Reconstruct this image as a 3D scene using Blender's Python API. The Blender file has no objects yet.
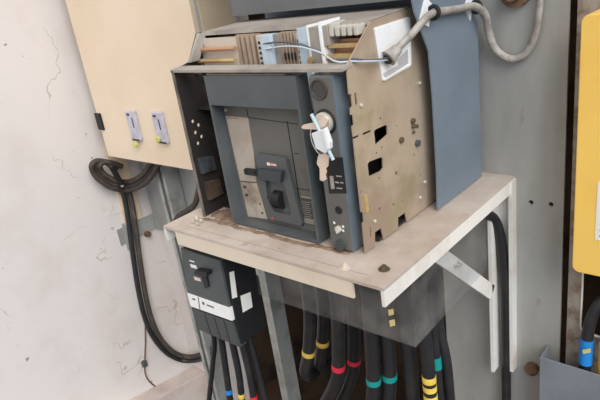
import bpy, bmesh, math, random
from mathutils import Vector, Matrix
random.seed(7)
S = bpy.context.scene
COL = S.collection
# ------------------------------------------------------------------ camera
CAM = (0.458, -0.635, 0.473)
RM = [(0.75264954, 0.64312655, -0.14109188), (0.14037854, -0.36610195, -0.91992566), (-0.64328263, 0.67257535, -0.36582763)]
FPX = 574.24
cam_data = bpy.data.cameras.new('camera'); cam = bpy.data.objects.new('camera', cam_data); COL.objects.link(cam)
r, d, fw = [Vector(v) for v in RM]
m = Matrix((r, -d, -fw)).transposed().to_4x4(); m.translation = Vector(CAM)
cam.matrix_world = m
cam_data.sensor_width = 36; cam_data.lens = 36 * FPX / 600; cam_data.clip_start = 0.01
S.camera = cam
def at(px, py, **k):
    """the place in the room where a sight line meets the plane X=, Y= or Z="""
    (ax, v), = k.items(); i = 'XYZ'.index(ax)
    q = r * ((px - 300) / FPX) + d * ((py - 200) / FPX) + fw
    return Vector(CAM) + q * ((v - CAM[i]) / q[i])

# ------------------------------------------------------------------ materials
def lin(c):
    return tuple((x/255/12.92 if x/255 <= .04045 else ((x/255+.055)/1.055)**2.4) for x in c) + (1,)
def mat(name, c, rough=.6, metal=0, c2=None, scale=6, lo=.45, hi=.65, amt=1.0, bump=0, bscale=60, c3=None, s3=40, lo3=.62, hi3=.7, spec=.4, stretch=(1,1,1)):
    M = bpy.data.materials.new(name); M.use_nodes = True
    N = M.node_tree.nodes; L = M.node_tree.links; B = N['Principled BSDF']
    B.inputs['Base Color'].default_value = lin(c); B.inputs['Roughness'].default_value = rough
    B.inputs['Metallic'].default_value = metal; B.inputs['Specular IOR Level'].default_value = spec
    tc = N.new('ShaderNodeTexCoord'); mp = N.new('ShaderNodeMapping'); mp.inputs['Scale'].default_value = stretch
    L.new(tc.outputs['Object'], mp.inputs['Vector'])
    last = None
    def layer(src, colour, sc, a, b, am, detail=6):
        n = N.new('ShaderNodeTexNoise'); n.inputs['Scale'].default_value = sc; n.inputs['Detail'].default_value = detail; n.inputs['Roughness'].default_value = .62
        L.new(mp.outputs['Vector'], n.inputs['Vector'])
        rp = N.new('ShaderNodeMapRange'); rp.inputs['From Min'].default_value = a; rp.inputs['From Max'].default_value = b; rp.inputs['To Max'].default_value = am
        L.new(n.outputs['Fac'], rp.inputs['Value'])
        mx = N.new('ShaderNodeMix'); mx.data_type = 'RGBA'
        L.new(rp.outputs['Result'], mx.inputs['Factor'])
        if src is None: mx.inputs['A'].default_value = lin(c)
        else: L.new(src, mx.inputs['A'])
        mx.inputs['B'].default_value = lin(colour)
        return mx.outputs['Result']
    if c2: last = layer(None, c2, scale, lo, hi, amt)
    if c3: last = layer(last, c3, s3, lo3, hi3, 1.0)
    if last is not None: L.new(last, B.inputs['Base Color'])
    if bump:
        n = N.new('ShaderNodeTexNoise'); n.inputs['Scale'].default_value = bscale; n.inputs['Detail'].default_value = 5
        L.new(mp.outputs['Vector'], n.inputs['Vector'])
        b = N.new('ShaderNodeBump'); b.inputs['Strength'].default_value = bump; b.inputs['Distance'].default_value = .002
        L.new(n.outputs['Fac'], b.inputs['Height']); L.new(b.outputs['Normal'], B.inputs['Normal'])
    return M

# ------------------------------------------------------------------ mesh helpers (world coordinates)
def box(bm, x0, x1, y0, y1, z0, z1, bev=0):
    g = bmesh.ops.create_cube(bm, size=1)
    vs = g['verts']
    for v in vs: v.co = Vector((x0 + (v.co.x+.5)*(x1-x0), y0 + (v.co.y+.5)*(y1-y0), z0 + (v.co.z+.5)*(z1-z0)))
    if bev:
        es = list({e for v in vs for e in v.link_edges})
        bmesh.ops.bevel(bm, geom=es, offset=bev, segments=2, affect='EDGES', profile=.6)
    return bm
def prism(bm, pts, ext, bev=0):
    """pts: planar polygon; ext: extrusion vector"""
    ext = Vector(ext)
    a = [bm.verts.new(Vector(p)) for p in pts]; b = [bm.verts.new(Vector(p) + ext) for p in pts]
    n = len(pts)
    fs = [bm.faces.new(a), bm.faces.new(list(reversed(b)))]
    for i in range(n): fs.append(bm.faces.new((a[i], b[i], b[(i+1) % n], a[(i+1) % n])))
    bmesh.ops.recalc_face_normals(bm, faces=fs)
    if bev:
        es = list({e for f in fs for e in f.edges})
        bmesh.ops.bevel(bm, geom=es, offset=bev, segments=2, affect='EDGES', profile=.6)
    return bm
def cyl(bm, p0, p1, rad, seg=20, rad2=None, bev=0):
    p0, p1 = Vector(p0), Vector(p1); ax = p1 - p0
    q = ax.to_track_quat('Z', 'Y').to_matrix().to_4x4(); q.translation = (p0 + p1) / 2
    g = bmesh.ops.create_cone(bm, cap_ends=True, segments=seg, radius1=rad, radius2=rad if rad2 is None else rad2, depth=ax.length, matrix=q)
    if bev:
        es = [e for e in {e for v in g['verts'] for e in v.link_edges} if any(len(f.verts) > 4 for f in e.link_faces)]
        bmesh.ops.bevel(bm, geom=es, offset=bev, segments=2, affect='EDGES')
    return bm
def ring(bm, c, axis, R, rr, seg=28, sseg=10):
    c = Vector(c); q = Vector(axis).to_track_quat('Z', 'Y')
    vs = []
    for i in range(seg):
        a = 2*math.pi*i/seg
        for j in range(sseg):
            b = 2*math.pi*j/sseg
            vs.append(bm.verts.new(c + q @ Vector(((R + rr*math.cos(b))*math.cos(a), (R + rr*math.cos(b))*math.sin(a), rr*math.sin(b)))))
    for i in range(seg):
        for j in range(sseg):
            i2, j2 = (i+1) % seg, (j+1) % sseg
            bm.faces.new((vs[i*sseg+j], vs[i2*sseg+j], vs[i2*sseg+j2], vs[i*sseg+j2]))
    return bm
def smooth_path(pts, sub=8):
    P = [Vector(p) for p in pts]
    if len(P) < 3 or sub < 2: return P
    out = []
    for i in range(len(P)-1):
        p0 = P[i-1] if i else P[0]*2 - P[1]
        p1, p2 = P[i], P[i+1]
        p3 = P[i+2] if i+2 < len(P) else P[-1]*2 - P[-2]
        for k in range(sub):
            t = k/sub
            out.append(.5*((2*p1) + (p2-p0)*t + (2*p0-5*p1+4*p2-p3)*t*t + (3*p1-p0-3*p2+p3)*t**3))
    out.append(P[-1]); return out
def tube(bm, pts, rad, seg=12, sub=8, flat=1.0, radii=None):
    P = smooth_path(pts, sub)
    T = [(P[min(i+1, len(P)-1)] - P[max(i-1, 0)]).normalized() for i in range(len(P))]
    n = T[0].orthogonal().normalized(); rows = []
    for i, p in enumerate(P):
        n = (n - T[i]*n.dot(T[i])).normalized(); b = T[i].cross(n)
        rr = rad if radii is None else radii[0] + (radii[1]-radii[0])*i/(len(P)-1)
        rows.append([bm.verts.new(p + n*rr*math.cos(2*math.pi*k/seg) + b*rr*flat*math.sin(2*math.pi*k/seg)) for k in range(seg)])
    for i in range(len(rows)-1):
        for k in range(seg):
            bm.faces.new((rows[i][k], rows[i][(k+1) % seg], rows[i+1][(k+1) % seg], rows[i+1][k]))
    bm.faces.new(list(reversed(rows[0]))); bm.faces.new(rows[-1])
    return bm
NB = bmesh.new
def rootloc(o):
    v = Vector((0, 0, 0))
    while o is not None: v += o.location; o = o.parent
    return v
def tag(o, label, cat, group=None):
    o['label'] = label; o['category'] = cat
    if group: o['group'] = group
    return o
def thing(name, label, cat, loc, group=None):
    o = bpy.data.objects.new(name, None); COL.objects.link(o); o.location = loc; o.empty_display_size = .05
    return tag(o, label, cat, group)
def obj(name, bm, m, parent=None, smooth=False, label=None):
    bmesh.ops.recalc_face_normals(bm, faces=bm.faces)
    if parent is None:
        lo = Vector([min(v.co[i] for v in bm.verts) for i in range(3)]); hi = Vector([max(v.co[i] for v in bm.verts) for i in range(3)])
        org = Vector(((lo.x+hi.x)/2, (lo.y+hi.y)/2, lo.z))
    else: org = rootloc(parent)
    for v in bm.verts: v.co -= org
    me = bpy.data.meshes.new(name)
    for f in bm.faces: f.smooth = smooth
    bm.to_mesh(me); bm.free()
    if smooth:
        try: me.set_sharp_from_angle(angle=math.radians(35))
        except Exception: pass
    me.materials.append(m)
    o = bpy.data.objects.new(name, me); COL.objects.link(o)
    if parent is None: o.location = org
    else: o.parent = parent
    if label: o['label'] = label
    return o
def struct(name, bm, m, parent=None):
    o = obj(name, bm, m, parent)
    if parent is None: o['kind'] = 'structure'
    return o
def cut(o, bm):
    """punch real holes through a sheet; bm in world coordinates"""
    org = rootloc(o)
    for v in bm.verts: v.co -= org
    bmesh.ops.recalc_face_normals(bm, faces=bm.faces)
    me = bpy.data.meshes.new('cutter'); bm.to_mesh(me); bm.free()
    c = bpy.data.objects.new('cutter', me); COL.objects.link(c); c.location = org
    md = o.modifiers.new('holes', 'BOOLEAN'); md.operation = 'DIFFERENCE'; md.object = c; md.solver = 'EXACT'; md.use_self = True
    bpy.context.view_layer.update()
    new = bpy.data.meshes.new_from_object(o.evaluated_get(bpy.context.evaluated_depsgraph_get()))
    o.modifiers.clear(); o.data = new
    bpy.data.objects.remove(c); bpy.data.meshes.remove(me)
def pol(pp, **k): return [at(x, y, **k) for x, y in pp]
def front(pp, Y, t, bm=None, bev=0):
    """a plate whose face lies in plane Y, t thick behind it"""
    bm = bm or NB(); return prism(bm, pol(pp, Y=Y), (0, t, 0), bev)
# ------------------------------------------------------------------ palette
M_wall   = mat('plaster_white', (223,214,208), .85, c2=(200,184,172), scale=3.2, lo=.48, hi=.75, amt=.55, bump=.6, bscale=16, c3=(140,120,104), s3=34, lo3=.69, hi3=.73, spec=.2)
def scratches(M, colour, sc=2.2, width=.0035, amt=.75):
    """thin wandering scratches and hairline cracks over a painted or plastered face"""
    N = M.node_tree.nodes; L = M.node_tree.links; B = N['Principled BSDF']; src = B.inputs['Base Color'].links[0].from_socket
    tc = N.new('ShaderNodeTexCoord')
    n = N.new('ShaderNodeTexNoise'); n.inputs['Scale'].default_value = sc; n.inputs['Detail'].default_value = 4; L.new(tc.outputs['Object'], n.inputs['Vector'])
    a = N.new('ShaderNodeMath'); a.operation = 'COMPARE'; a.inputs[1].default_value = .5; a.inputs[2].default_value = width; L.new(n.outputs['Fac'], a.inputs[0])
    k = N.new('ShaderNodeTexNoise'); k.inputs['Scale'].default_value = sc*1.7; L.new(tc.outputs['Object'], k.inputs['Vector'])
    g = N.new('ShaderNodeMapRange'); g.inputs['From Min'].default_value = .5; g.inputs['From Max'].default_value = .62; g.inputs['To Max'].default_value = amt; L.new(k.outputs['Fac'], g.inputs['Value'])
    m = N.new('ShaderNodeMath'); m.operation = 'MULTIPLY'; L.new(a.outputs[0], m.inputs[0]); L.new(g.outputs['Result'], m.inputs[1])
    x = N.new('ShaderNodeMix'); x.data_type = 'RGBA'; L.new(m.outputs[0], x.inputs['Factor']); L.new(src, x.inputs['A']); x.inputs['B'].default_value = lin(colour)
    L.new(x.outputs['Result'], B.inputs['Base Color'])
scratches(M_wall, (160,142,128), 2.6, .0025, .5)
M_back   = mat('plaster_dirty', (150,130,112), .9, c2=(92,76,62), scale=4, lo=.4, hi=.65, amt=.8, bump=.5, bscale=20, spec=.2)
M_floor  = mat('concrete_floor', (120,108,98), .9, c2=(88,78,68), scale=4, bump=.4, spec=.2)
M_ledge  = mat('ledge_concrete', (218,204,194), .9, c2=(182,166,154), scale=5, lo=.45, hi=.7, amt=.8, bump=.4, spec=.2)
M_panel  = mat('grey_sheet_steel', (176,176,171), .5, .15, c2=(138,132,122), scale=4.5, lo=.42, hi=.72, amt=.8, c3=(150,128,104), s3=26, lo3=.66, hi3=.8, stretch=(1,1,.35))
M_rusty  = mat('rust_speckled_steel', (160,150,138), .7, .1, c2=(116,92,74), scale=30, lo=.45, hi=.62, amt=.8, bump=.4)
M_cream  = mat('cream_enamel', (236,217,190), .45, c2=(228,206,176), scale=3, lo=.4, hi=.7, c3=(150,120,96), s3=30, lo3=.79, hi3=.82)
M_creamd = mat('cream_side', (226,204,172), .5, c2=(204,176,142), scale=5, lo=.45, hi=.7)  # cabinet side: door cream darkened, its shade put into the colour; also beige strip
M_gasket = mat('door_edge_grey', (196,190,178), .6)
M_shelfw = mat('shelf_white', (232,228,220), .5, c2=(206,194,178), scale=9, lo=.5, hi=.72, amt=.8, c3=(120,86,66), s3=42, lo3=.73, hi3=.77)
M_tray   = mat('dusty_tray', (196,184,172), .8, c2=(172,154,140), scale=9, lo=.4, hi=.65, amt=.9, c3=(134,108,90), s3=17, lo3=.64, hi3=.76, bump=.4)
M_dust   = mat('rust_dust', (156,130,110), .95, c2=(122,98,80), scale=24, lo=.4, hi=.6, bump=.6)
M_zinc   = mat('yellow_zinc_steel', (190,172,150), .42, .25, c2=(162,141,124), scale=6, lo=.40, hi=.62, c3=(156,146,112), s3=8, lo3=.55, hi3=.75)
M_zincd  = mat('zinc_dark', (120,110,90), .5, .5, c2=(90,76,54), scale=20)
M_greysh = mat('grey_dusty_sheet', (168,160,150), .7, c2=(140,132,124), scale=14, lo=.4, hi=.65)
M_inner  = mat('black_inner', (44,40,38), .6, c2=(64,54,46), scale=12)
M_bezel  = mat('blue_grey_plastic', (88,92,93), .4, c2=(79,83,84), scale=8, spec=.35)
M_front  = mat('charcoal_plastic', (104,102,96), .5, c2=(94,92,88), scale=9)
M_handle = mat('handle_plastic', (84,87,86), .45)
M_lever  = mat('dark_blue_lever', (58,62,66), .4)
M_black  = mat('black_plastic', (30,30,31), .5)
M_beige  = mat('beige_label', (184,172,158), .6, c2=(168,154,140), scale=10)
M_beiged = mat('beige_plate_dirty', (176,166,152), .65, c2=(130,114,98), scale=16, lo=.5, hi=.7)
M_print  = mat('printed_ink', (70,68,66), .6)
M_printr = mat('red_ink', (176,96,76), .6)
M_white  = mat('white_plastic', (238,238,236), .4, c2=(226,224,220), scale=12)
M_term   = mat('pale_blue_terminal', (196,212,224), .4, c2=(176,188,196), scale=16)
M_termb  = mat('beige_terminal', (206,192,176), .5)
M_rib    = mat('brown_rib', (176,156,136), .7, c2=(150,126,104), scale=22)
M_brass  = mat('brass', (206,182,130), .4, .4, c2=(180,140,100), scale=20)
M_copper = mat('copper', (196,150,120), .4, .4)
M_chrome = mat('nickel', (224,218,206), .35, .5)
M_screw  = mat('pale_screw', (220,214,200), .35, .4)
M_cover  = mat('slate_blue_paint', (116,128,139), .42, c2=(104,116,126), scale=5, lo=.4, hi=.7)
M_hood   = mat('slate_blue_shaded', (106,108,108), .5, c2=(94,96,96), scale=5)  # same paint as the blue cover, greyed: the hood's shade is in the colour
M_sleeve = mat('grey_sleeve', (174,168,160), .6, c2=(142,134,126), scale=40, lo=.4, hi=.6, bump=.6, bscale=120)
M_cable  = mat('black_cable', (34,34,36), .45, c2=(58,54,50), scale=14, lo=.5, hi=.75, amt=.7, bump=.2, spec=.5)
M_cabled = mat('dusty_cable', (70,62,56), .7, c2=(104,92,80), scale=20, lo=.5, hi=.7)
M_blue   = mat('blue_tape', (36,128,206), .5); M_yel = mat('yellow_tape', (238,206,92), .5, c2=(214,180,80), scale=30)
M_red    = mat('red_tape', (212,48,66), .5); M_teal = mat('teal_tape', (24,140,136), .5)
M_galv   = mat('galvanised_strut', (178,180,174), .42, .2, c2=(146,144,136), scale=12)
M_dgrey  = mat('breaker_grey', (78,84,84), .5, c2=(68,72,72), scale=8)
M_lgrey  = mat('terminal_cover_grey', (66,70,70), .5)
M_yellow = mat('yellow_enamel', (250,206,104), .4, c2=(242,192,92), scale=4, lo=.5, hi=.7)
M_paper  = mat('paper_label', (236,232,222), .6)
M_wireb  = mat('wire_grey', (92,96,102), .4); M_wirew = mat('wire_pale', (196,206,214), .4)
M_key    = mat('pinkish_brass_key', (230,208,190), .35, .2)
M_tagb   = mat('sky_blue_tag', (222,226,228), .35); M_rod = mat('blue_rod', (180,200,208), .35)
M_rust   = mat('rust_iron', (120,92,70), .85, c2=(82,58,42), scale=60, bump=.5)
M_lock   = mat('lilac_lock_plate', (196,194,206), .4, c2=(176,172,180), scale=40)
M_lime   = mat('lime_key_cap', (204,204,128), .45)
M_boxg   = mat('grey_cover_plate', (128,134,140), .55, c2=(114,118,124), scale=5)
# dusty clear plastic sheet
M_acr = bpy.data.materials.new('clear_acrylic'); M_acr.use_nodes = True
N = M_acr.node_tree.nodes; L = M_acr.node_tree.links; B = N['Principled BSDF']
B.inputs['Base Color'].default_value = (.50,.47,.43,1); B.inputs['Roughness'].default_value = .12; B.inputs['Specular IOR Level'].default_value = .6
tr = N.new('ShaderNodeBsdfTransparent'); tr.inputs['Color'].default_value = (.93,.94,.95,1)
mx = N.new('ShaderNodeMixShader'); tcx = N.new('ShaderNodeTexCoord'); nz = N.new('ShaderNodeTexNoise'); nz.inputs['Scale'].default_value = 14; nz.inputs['Detail'].default_value = 8
mr = N.new('ShaderNodeMapRange'); mr.inputs['From Min'].default_value = .35; mr.inputs['From Max'].default_value = .75; mr.inputs['To Min'].default_value = .05; mr.inputs['To Max'].default_value = .21
L.new(tcx.outputs['Object'], nz.inputs['Vector']); L.new(nz.outputs['Fac'], mr.inputs['Value']); L.new(mr.outputs['Result'], mx.inputs['Fac'])
L.new(tr.outputs['BSDF'], mx.inputs[1]); L.new(B.outputs['BSDF'], mx.inputs[2]); L.new(mx.outputs['Shader'], N['Material Output'].inputs['Surface'])

# ------------------------------------------------------------------ the setting
XL, YB, ZF = -1.49, .52, -1.26
struct('floor', box(NB(), XL-.1, 1.2, -1.6, YB+.1, ZF-.05, ZF), M_floor)
struct('wall_left', box(NB(), XL-.1, XL, -1.6, YB+.1, ZF, 1.25), M_wall)
bm = box(NB(), XL, -1.235, YB+.02, YB+.12, ZF, 1.25); box(bm, -1.235, -.86, YB+.02, YB+.12, at(205, 262, Y=YB).z, 1.25); struct('wall_back', bm, M_wall)
M_void = mat('added_recess_dark', (74,58,46), .95, c2=(44,36,30), scale=7, bump=.6, spec=.1)  # dark lining of a recess added behind the wall to keep gaps dark
bm = box(NB(), -1.6, 1.3, 1.1, 1.2, ZF, 1.25); struct('wall_added_recess', bm, M_void)
struct('floor_added_recess', box(NB(), -1.3, 1.0, YB+.1, 1.15, ZF-.05, ZF), M_void)
struct('wall_added_recess_right', box(NB(), .95, 1.0, YB+.02, 1.1, ZF, 1.25), M_void)
bm = box(NB(), -1.6, 1.0, YB+.12, 1.2, 1.2, 1.25); struct('ceiling_added_recess', bm, M_void)
struct('wall_added_recess_side', box(NB(), -1.30, -1.236, YB+.12, 1.1, ZF, 1.2), M_void)
# skirting ledge along the foot of the left wall
q = at(199, 363, X=XL)
q0 = at(129, 400, X=XL); sl = (q.z-q0.z)/(q.y-q0.y); lw = .085
struct('trim_1', prism(NB(), [(XL, y, z) for y, z in ((YB+.02, ZF), (YB+.02, q.z+sl*(YB+.02-q.y)), (-.5, q0.z+sl*(-.5-q0.y)), (-.5, ZF))], (lw, 0, 0), .004), M_ledge)

# back sheet metal, right of the shelf bracket, with a long slot before the next sheet
slx = at(570, 100, Y=YB).x
bm = box(NB(), -.185, slx-.006, YB, YB+.006, ZF, 1.2)
pr_ = obj('wall_sheet', bm, M_panel); tag(pr_, 'wide grey sheet metal panel on the back wall, between blue cover and dark slot', 'panel')
bm = NB()
for px, py in ((531, 202.5), (551, 204.5)):
    p = at(px, py, Y=YB); cyl(bm, p - Vector((0, .02, 0)), p + Vector((0, .02, 0)), .0052)
cut(pr_, bm)
# second sheet, right of the slot, with a rounded opening under the yellow box
o0 = at(583, 275, Y=YB); o1 = at(586, 333, Y=YB)
bm = box(NB(), slx+.008, .9, YB, YB+.006, ZF, 1.2)
p2 = thing('wall_sheet', 'x', 'panel', (.3, YB, ZF)); p2s = obj('sheet', bm, M_rusty, p2); tag(p2, 'rust speckled sheet metal panel behind the yellow box', 'panel')
cut(p2s, box(NB(), o0.x, .5, YB-.05, YB+.05, o1.z, o0.z+.1, .012))
obj('edge_trim', tube(NB(), [(o0.x, YB-.001, o0.z+.05), (o0.x, YB-.001, o1.z+.014), (o0.x+.004, YB-.001, o1.z+.004), (o0.x+.014, YB-.001, o1.z), (o0.x+.06, YB-.001, o1.z)], .0022, 8, 1), M_shelfw, p2, label='white rounded edge of the opening')
# grey sheet lining in the corner behind the coil
gz = at(126, 243, X=XL).z
tag(obj('corner_sheet', box(NB(), XL, XL+.004, .36, YB+.02, gz, at(140, 219, X=XL).z), M_panel), 'narrow grey sheet on the left wall in the corner behind the black cables', 'panel')
tag(obj('wall_sheet', box(NB(), XL+.006, -.86, YB+.008, YB+.014, gz, 1.15), M_panel), 'grey sheet metal panel on the back wall under the cream cabinet', 'panel')
z0 = at(142, 218, X=XL+.01).z
tag(obj('plaster_strip', box(NB(), XL+.004, XL+.012, .40, at(142, 218, X=XL+.01)  .y, z0, -.02), M_creamd), 'thin beige strip on the left wall behind the hanging cables', 'strip')

# ------------------------------------------------------------------ cream cabinet
CX1, CY = -.79, .37
cz0 = -.041; cz1 = 1.0
cab = thing('wall_cabinet', 'large cream metal wall cabinet with two small locks, left of the breaker', 'cabinet', (-1.1, .44, cz0))
obj('body', box(NB(), -1.405, CX1, CY+.03, YB+.006, cz0+.004, cz1-.004), M_creamd, cab)
dr = obj('door', box(NB(), -1.415, CX1, CY, CY+.018, cz0, cz1, .002), M_cream, cab)
obj('gasket', box(NB(), -1.405, CX1-.002, CY+.018, CY+.03, cz0+.004, cz1-.004), M_gasket, cab)
h0 = at(95, 113, Y=CY-.002); h1 = at(105, 130, Y=CY-.002)
obj('hinge', box(NB(), h0.x, h1.x-.002, CY-.007, CY+.03, h1.z, h0.z, .002), M_black, cab)
for px, py in ((133.5, 124), (160, 126)):
    c = at(px+.5, py+1.5, Y=CY-.006)
    lk = obj('lock', box(NB(), c.x-.025, c.x+.025, CY-.012, CY, c.z-.050, c.z+.050, .004), M_lock, dr)
    for a_, b_, e_, f_ in ((-.017, -.002, .035, .041), (.006, .010, -.005, .028), (-.02, .02, -.05, -.044)):
        obj('lock_print', box(NB(), c.x+a_, c.x+b_, CY-.0135, CY-.011, c.z+e_, c.z+f_), M_print, lk)
    cc = Vector((c.x - (.004 if px < 150 else .012), CY-.012, c.z - (.062 if px < 150 else .036)))
    bm = cyl(NB(), cc, cc + Vector((0, -.008, 0)), .010, 18, bev=.002); box(bm, cc.x-.003, cc.x+.003, CY-.026, CY-.012, cc.z-.009, cc.z+.009, .002)
    obj('lock_key', bm, M_lime, lk)

# ------------------------------------------------------------------ shelf bracket
sh = thing('steel_shelf', 'white angle iron shelf with dusty top carrying the big breaker', 'shelf', (-.28, .26, -.04))
t = .005
obj('shelf_top', box(NB(), -.572, 0, 0, .52, -t, 0), M_tray, sh, label='dusty rust stained steel top')
bm = box(NB(), -.533, -.062, 0, t, -.036, -t); obj('front_rail', bm, mat('shelf_white_shaded', (218,204,184), .55, c2=(200,184,164), scale=9, lo=.5, hi=.72, amt=.8, c3=(140,110,90), s3=42, lo3=.72, hi3=.77), sh)  # same white paint as the side rails, with warm shade mixed into its colour
bm = box(NB(), -.006, 0.0, -.0005, .52, -.034, -t); obj('side_rail', bm, M_shelfw, sh, label='bright white angle rail on the right side')
obj('rail_top', box(NB(), -.045, -.0002, -.0006, .519, -t, .0012), M_tray, sh)
bm = box(NB(), -.573, -.567, -.0005, .52, -.034, -t); obj('side_rail', bm, M_shelfw, sh)
obj('rail_top', box(NB(), -.5728, -.525, -.0006, .52, -t, .0012), M_tray, sh)
obj('front_flange', box(NB(), -.525, -.045, -.0006, .022, -t, .001), M_tray, sh)
# upright channel, open to the front
zb = at(516, 372, Y=.5).z
bm = box(NB(), -.042, -.034, .472, .52, zb, -.036); box(bm, -.034, -.004, .514, .52, zb, -.036); box(bm, -.004, .004, .495, .52, zb, -t)
obj('upright_channel', bm, M_shelfw, sh)
a = Vector((-.034, .215, -.042)); b = Vector((-.034, .474, -.278)); dv = (b-a).normalized(); nn = Vector((0, -dv.z, dv.y))
bm = prism(NB(), [a + nn*.017, b + nn*.017, b - nn*.017, a - nn*.017], (-.006, 0, 0)); obj('diagonal_brace', bm, M_shelfw, sh)
p = at(455, 264, X=-.034)
bm = cyl(NB(), p, p + Vector((.006, 0, 0)), .007, 6); cyl(bm, p, p + Vector((.014, 0, 0)), .0035, 10)
obj('bolt', bm, M_chrome, sh)
for px, py in ((345, 266), (384, 268)):
    p = at(px, py, Z=.004)
    bm = cyl(NB(), (p.x, p.y, .0005), (p.x, p.y, .0025), .010, 18); cyl(bm, (p.x, p.y, .0025), (p.x, p.y, .0075), .006, 6); cyl(bm, (p.x, p.y, .0075), (p.x, p.y, .010), .003, 10)
    obj('bolt', bm, M_termb if px < 360 else M_zincd, sh)
obj('tray_seam', box(NB(), -.525, -.045, .022, .0236, -.001, .0004), M_zincd, sh)
# rust dust heaped along the breaker's foot and at the back left
bm = NB()
def heap(cx, cy, rx, ry, h, n=18):
    vs = []; c = bm.verts.new((cx, cy, h))
    mid = [bm.verts.new((cx + rx*.6*math.cos(i*2*math.pi/n)*random.uniform(.7, 1.2), cy + ry*.6*math.sin(i*2*math.pi/n)*random.uniform(.7, 1.2), h*.6*random.uniform(.6, 1.2))) for i in range(n)]
    out = [bm.verts.new((cx + rx*math.cos(i*2*math.pi/n)*random.uniform(.8, 1.15), cy + ry*math.sin(i*2*math.pi/n)*random.uniform(.8, 1.15), .0002)) for i in range(n)]
    for i in range(n):
        j = (i+1) % n
        bm.faces.new((c, mid[i], mid[j])); bm.faces.new((mid[i], out[i], out[j], mid[j]))
for k in range(15): heap(-.50 + k*.026, .068 + random.uniform(-.003, .004), .020, .007, .0016)
heap(-.49, .105, .03, .026, .004); heap(-.455, .09, .028, .02, .003)
dd = obj('rust_dust', bm, M_dust); dd['kind'] = 'stuff'; tag(dd, 'brown rust dust lying on the shelf along the foot of the breaker', 'dust')
bm = NB()
for px, py, s in ((197, 219, .007), (201, 221, .005), (193, 222, .004), (198, 224, .0045)):
    p = at(px, py, Z=.004); bmesh.ops.create_icosphere(bm, subdivisions=1, radius=s, matrix=Matrix.Translation((p.x, p.y, s*.6+.0012)))
for v in bm.verts: v.co += Vector((random.uniform(-1, 1), random.uniform(-1, 1), 0))*.001
rb = obj('rubble', bm, M_tray); rb['kind'] = 'stuff'; tag(rb, 'small pale crumbs of rubble on the shelf by the black left plate', 'rubble')

# ------------------------------------------------------------------ blue cover behind the breaker
cv = thing('busbar_cover', 'slate blue sheet metal cover standing behind the breaker up to the top', 'cover', (-.28, .42, 0))
bm = box(NB(), -.52, -.062, .362, .476, .003, .404); box(bm, -.52, -.062, .476, .498, .003, .404)
obj('body', box(NB(), -.517, -.065, .362, .492, .003, .95), M_cover, cv)
bm.free()
obj('hood', box(NB(), -.517, -.065, .262, .361,   .404, .95), M_hood, cv)
fe = [at(x, y, X=-.062) for x, y in ((411, -6), (414.5, 12), (429, 52), (433, 100), (437, 175), (437.8, 212))]
obj('side_panel', prism(NB(), [(-.0615, .262, .95)] + [(-.0615, p.y, max(p.z, .003)) for p in fe] + [(-.0615, .4925, .003), (-.0615, .4925, .95)], (-.003, 0, 0)), M_cover, cv)

# ------------------------------------------------------------------ breaker cradle
XR = -.09
crd = thing('breaker_cradle', 'yellow zinc plated steel cradle that holds the big breaker on the shelf', 'breaker cradle', (-.3, .2, .0015))
def P(px, py): return at(px, py, X=XR)
out = [(.088, .329), (.163, .384), (.297, .388), (.34, .305), (.347, .054), (.346, .003), (.222, .003), (.218, .024), (.193, .024), (.190, .003), (.140, .003), (.136, .028), (.116, .028), (.112, .003), (.082, .003),
       (.083, .060), (.088, .061), (.088, .080), (.083, .081), (.0845, .232), (.090, .233), (.090, .25), (.0845, .251), (.086, .262), (.092, .263), (.092, .283), (.086, .284)]
bm = prism(NB(), [(XR, y, z) for y, z in out], (-.0025, 0, 0))
sp = obj('side_plate', bm, M_zinc, crd, label='zinc plated side plate with punched holes facing right')
bm = NB()
def hole(pp): prism(bm, [P(x, y) + Vector((.01, 0, 0)) for x, y in pp], (-.03, 0, 0))
def rhole(px, py, rpx=1.6):
    c = P(px, py); cyl(bm, c + Vector((.01, 0, 0)), c - Vector((.02, 0, 0)), rpx/620, 14)
hole([(374, 131), (376.5, 129), (385.5, 125), (387.3, 126), (387.8, 134), (386, 136), (375.5, 145)])
hole([(367.6, 164), (369.5, 161.5), (381, 157.2), (383, 158.5), (383.3, 168), (381, 171), (369, 176.5)])
for x, y, rr in ((380.5, 118.5, 1.6), (382, 147.7, 1.5), (376.6, 153.2, 1.4), (379, 178, 1.4), (396.5, 173.3, 2.3), (414.3, 155, 1.5), (393.5, 204.6, 1.6), (402, 200.8, 1.1), (379.6, 208.6, 1.7), (370, 211.6, 1.2), (420.5, 175, 1.3), (396.2, 126, 1.1), (361, 192.4, 1.4)): rhole(x, y, rr)
hole([(354.3, 93.2), (356.2, 92.6), (357.6, 104.4), (355.6, 105.2)])
hole([(351.5, 137.8), (358.5, 134.6), (359, 136.6), (352, 140)]); hole([(362.6, 133.2), (370.5, 129.8), (371, 131.8), (363, 135.4)])
hole([(426.8, 152), (427.8, 151.8), (428.6, 168), (427.4, 168.4)])
hole([(366.3, 197.5), (367.3, 197), (368, 205), (367, 206)]); hole([(369.8, 227.5), (370.8, 227), (371.4, 236), (370.3, 237)])
cut(sp, bm)
for px, py in ((360.5, 105.2), (419, 83.2), (424.2, 182), (419.6, 197.4), (374, 221)):
    c = P(px, py); obj('rivet', cyl(NB(), c, c + Vector((.004, 0, 0)), .0034, 12, bev=.001), M_screw, sp)
c = P(412, 126); bm = cyl(NB(), c + Vector((0, 0, .010)), c + Vector((.006, 0, .010)), .005, 12); cyl(bm, c, c + Vector((.012, 0, 0)), .004, 10); cyl(bm, c - Vector((0, 0, .012)), c + Vector((.005, 0, -.012)), .0025, 10)
obj('pin', bm, M_zincd, sp)
c = P(416.5, 143); obj('nut', cyl(NB(), c, c + Vector((.006, 0, 0)), .0065, 8), M_dgrey, sp)
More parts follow.
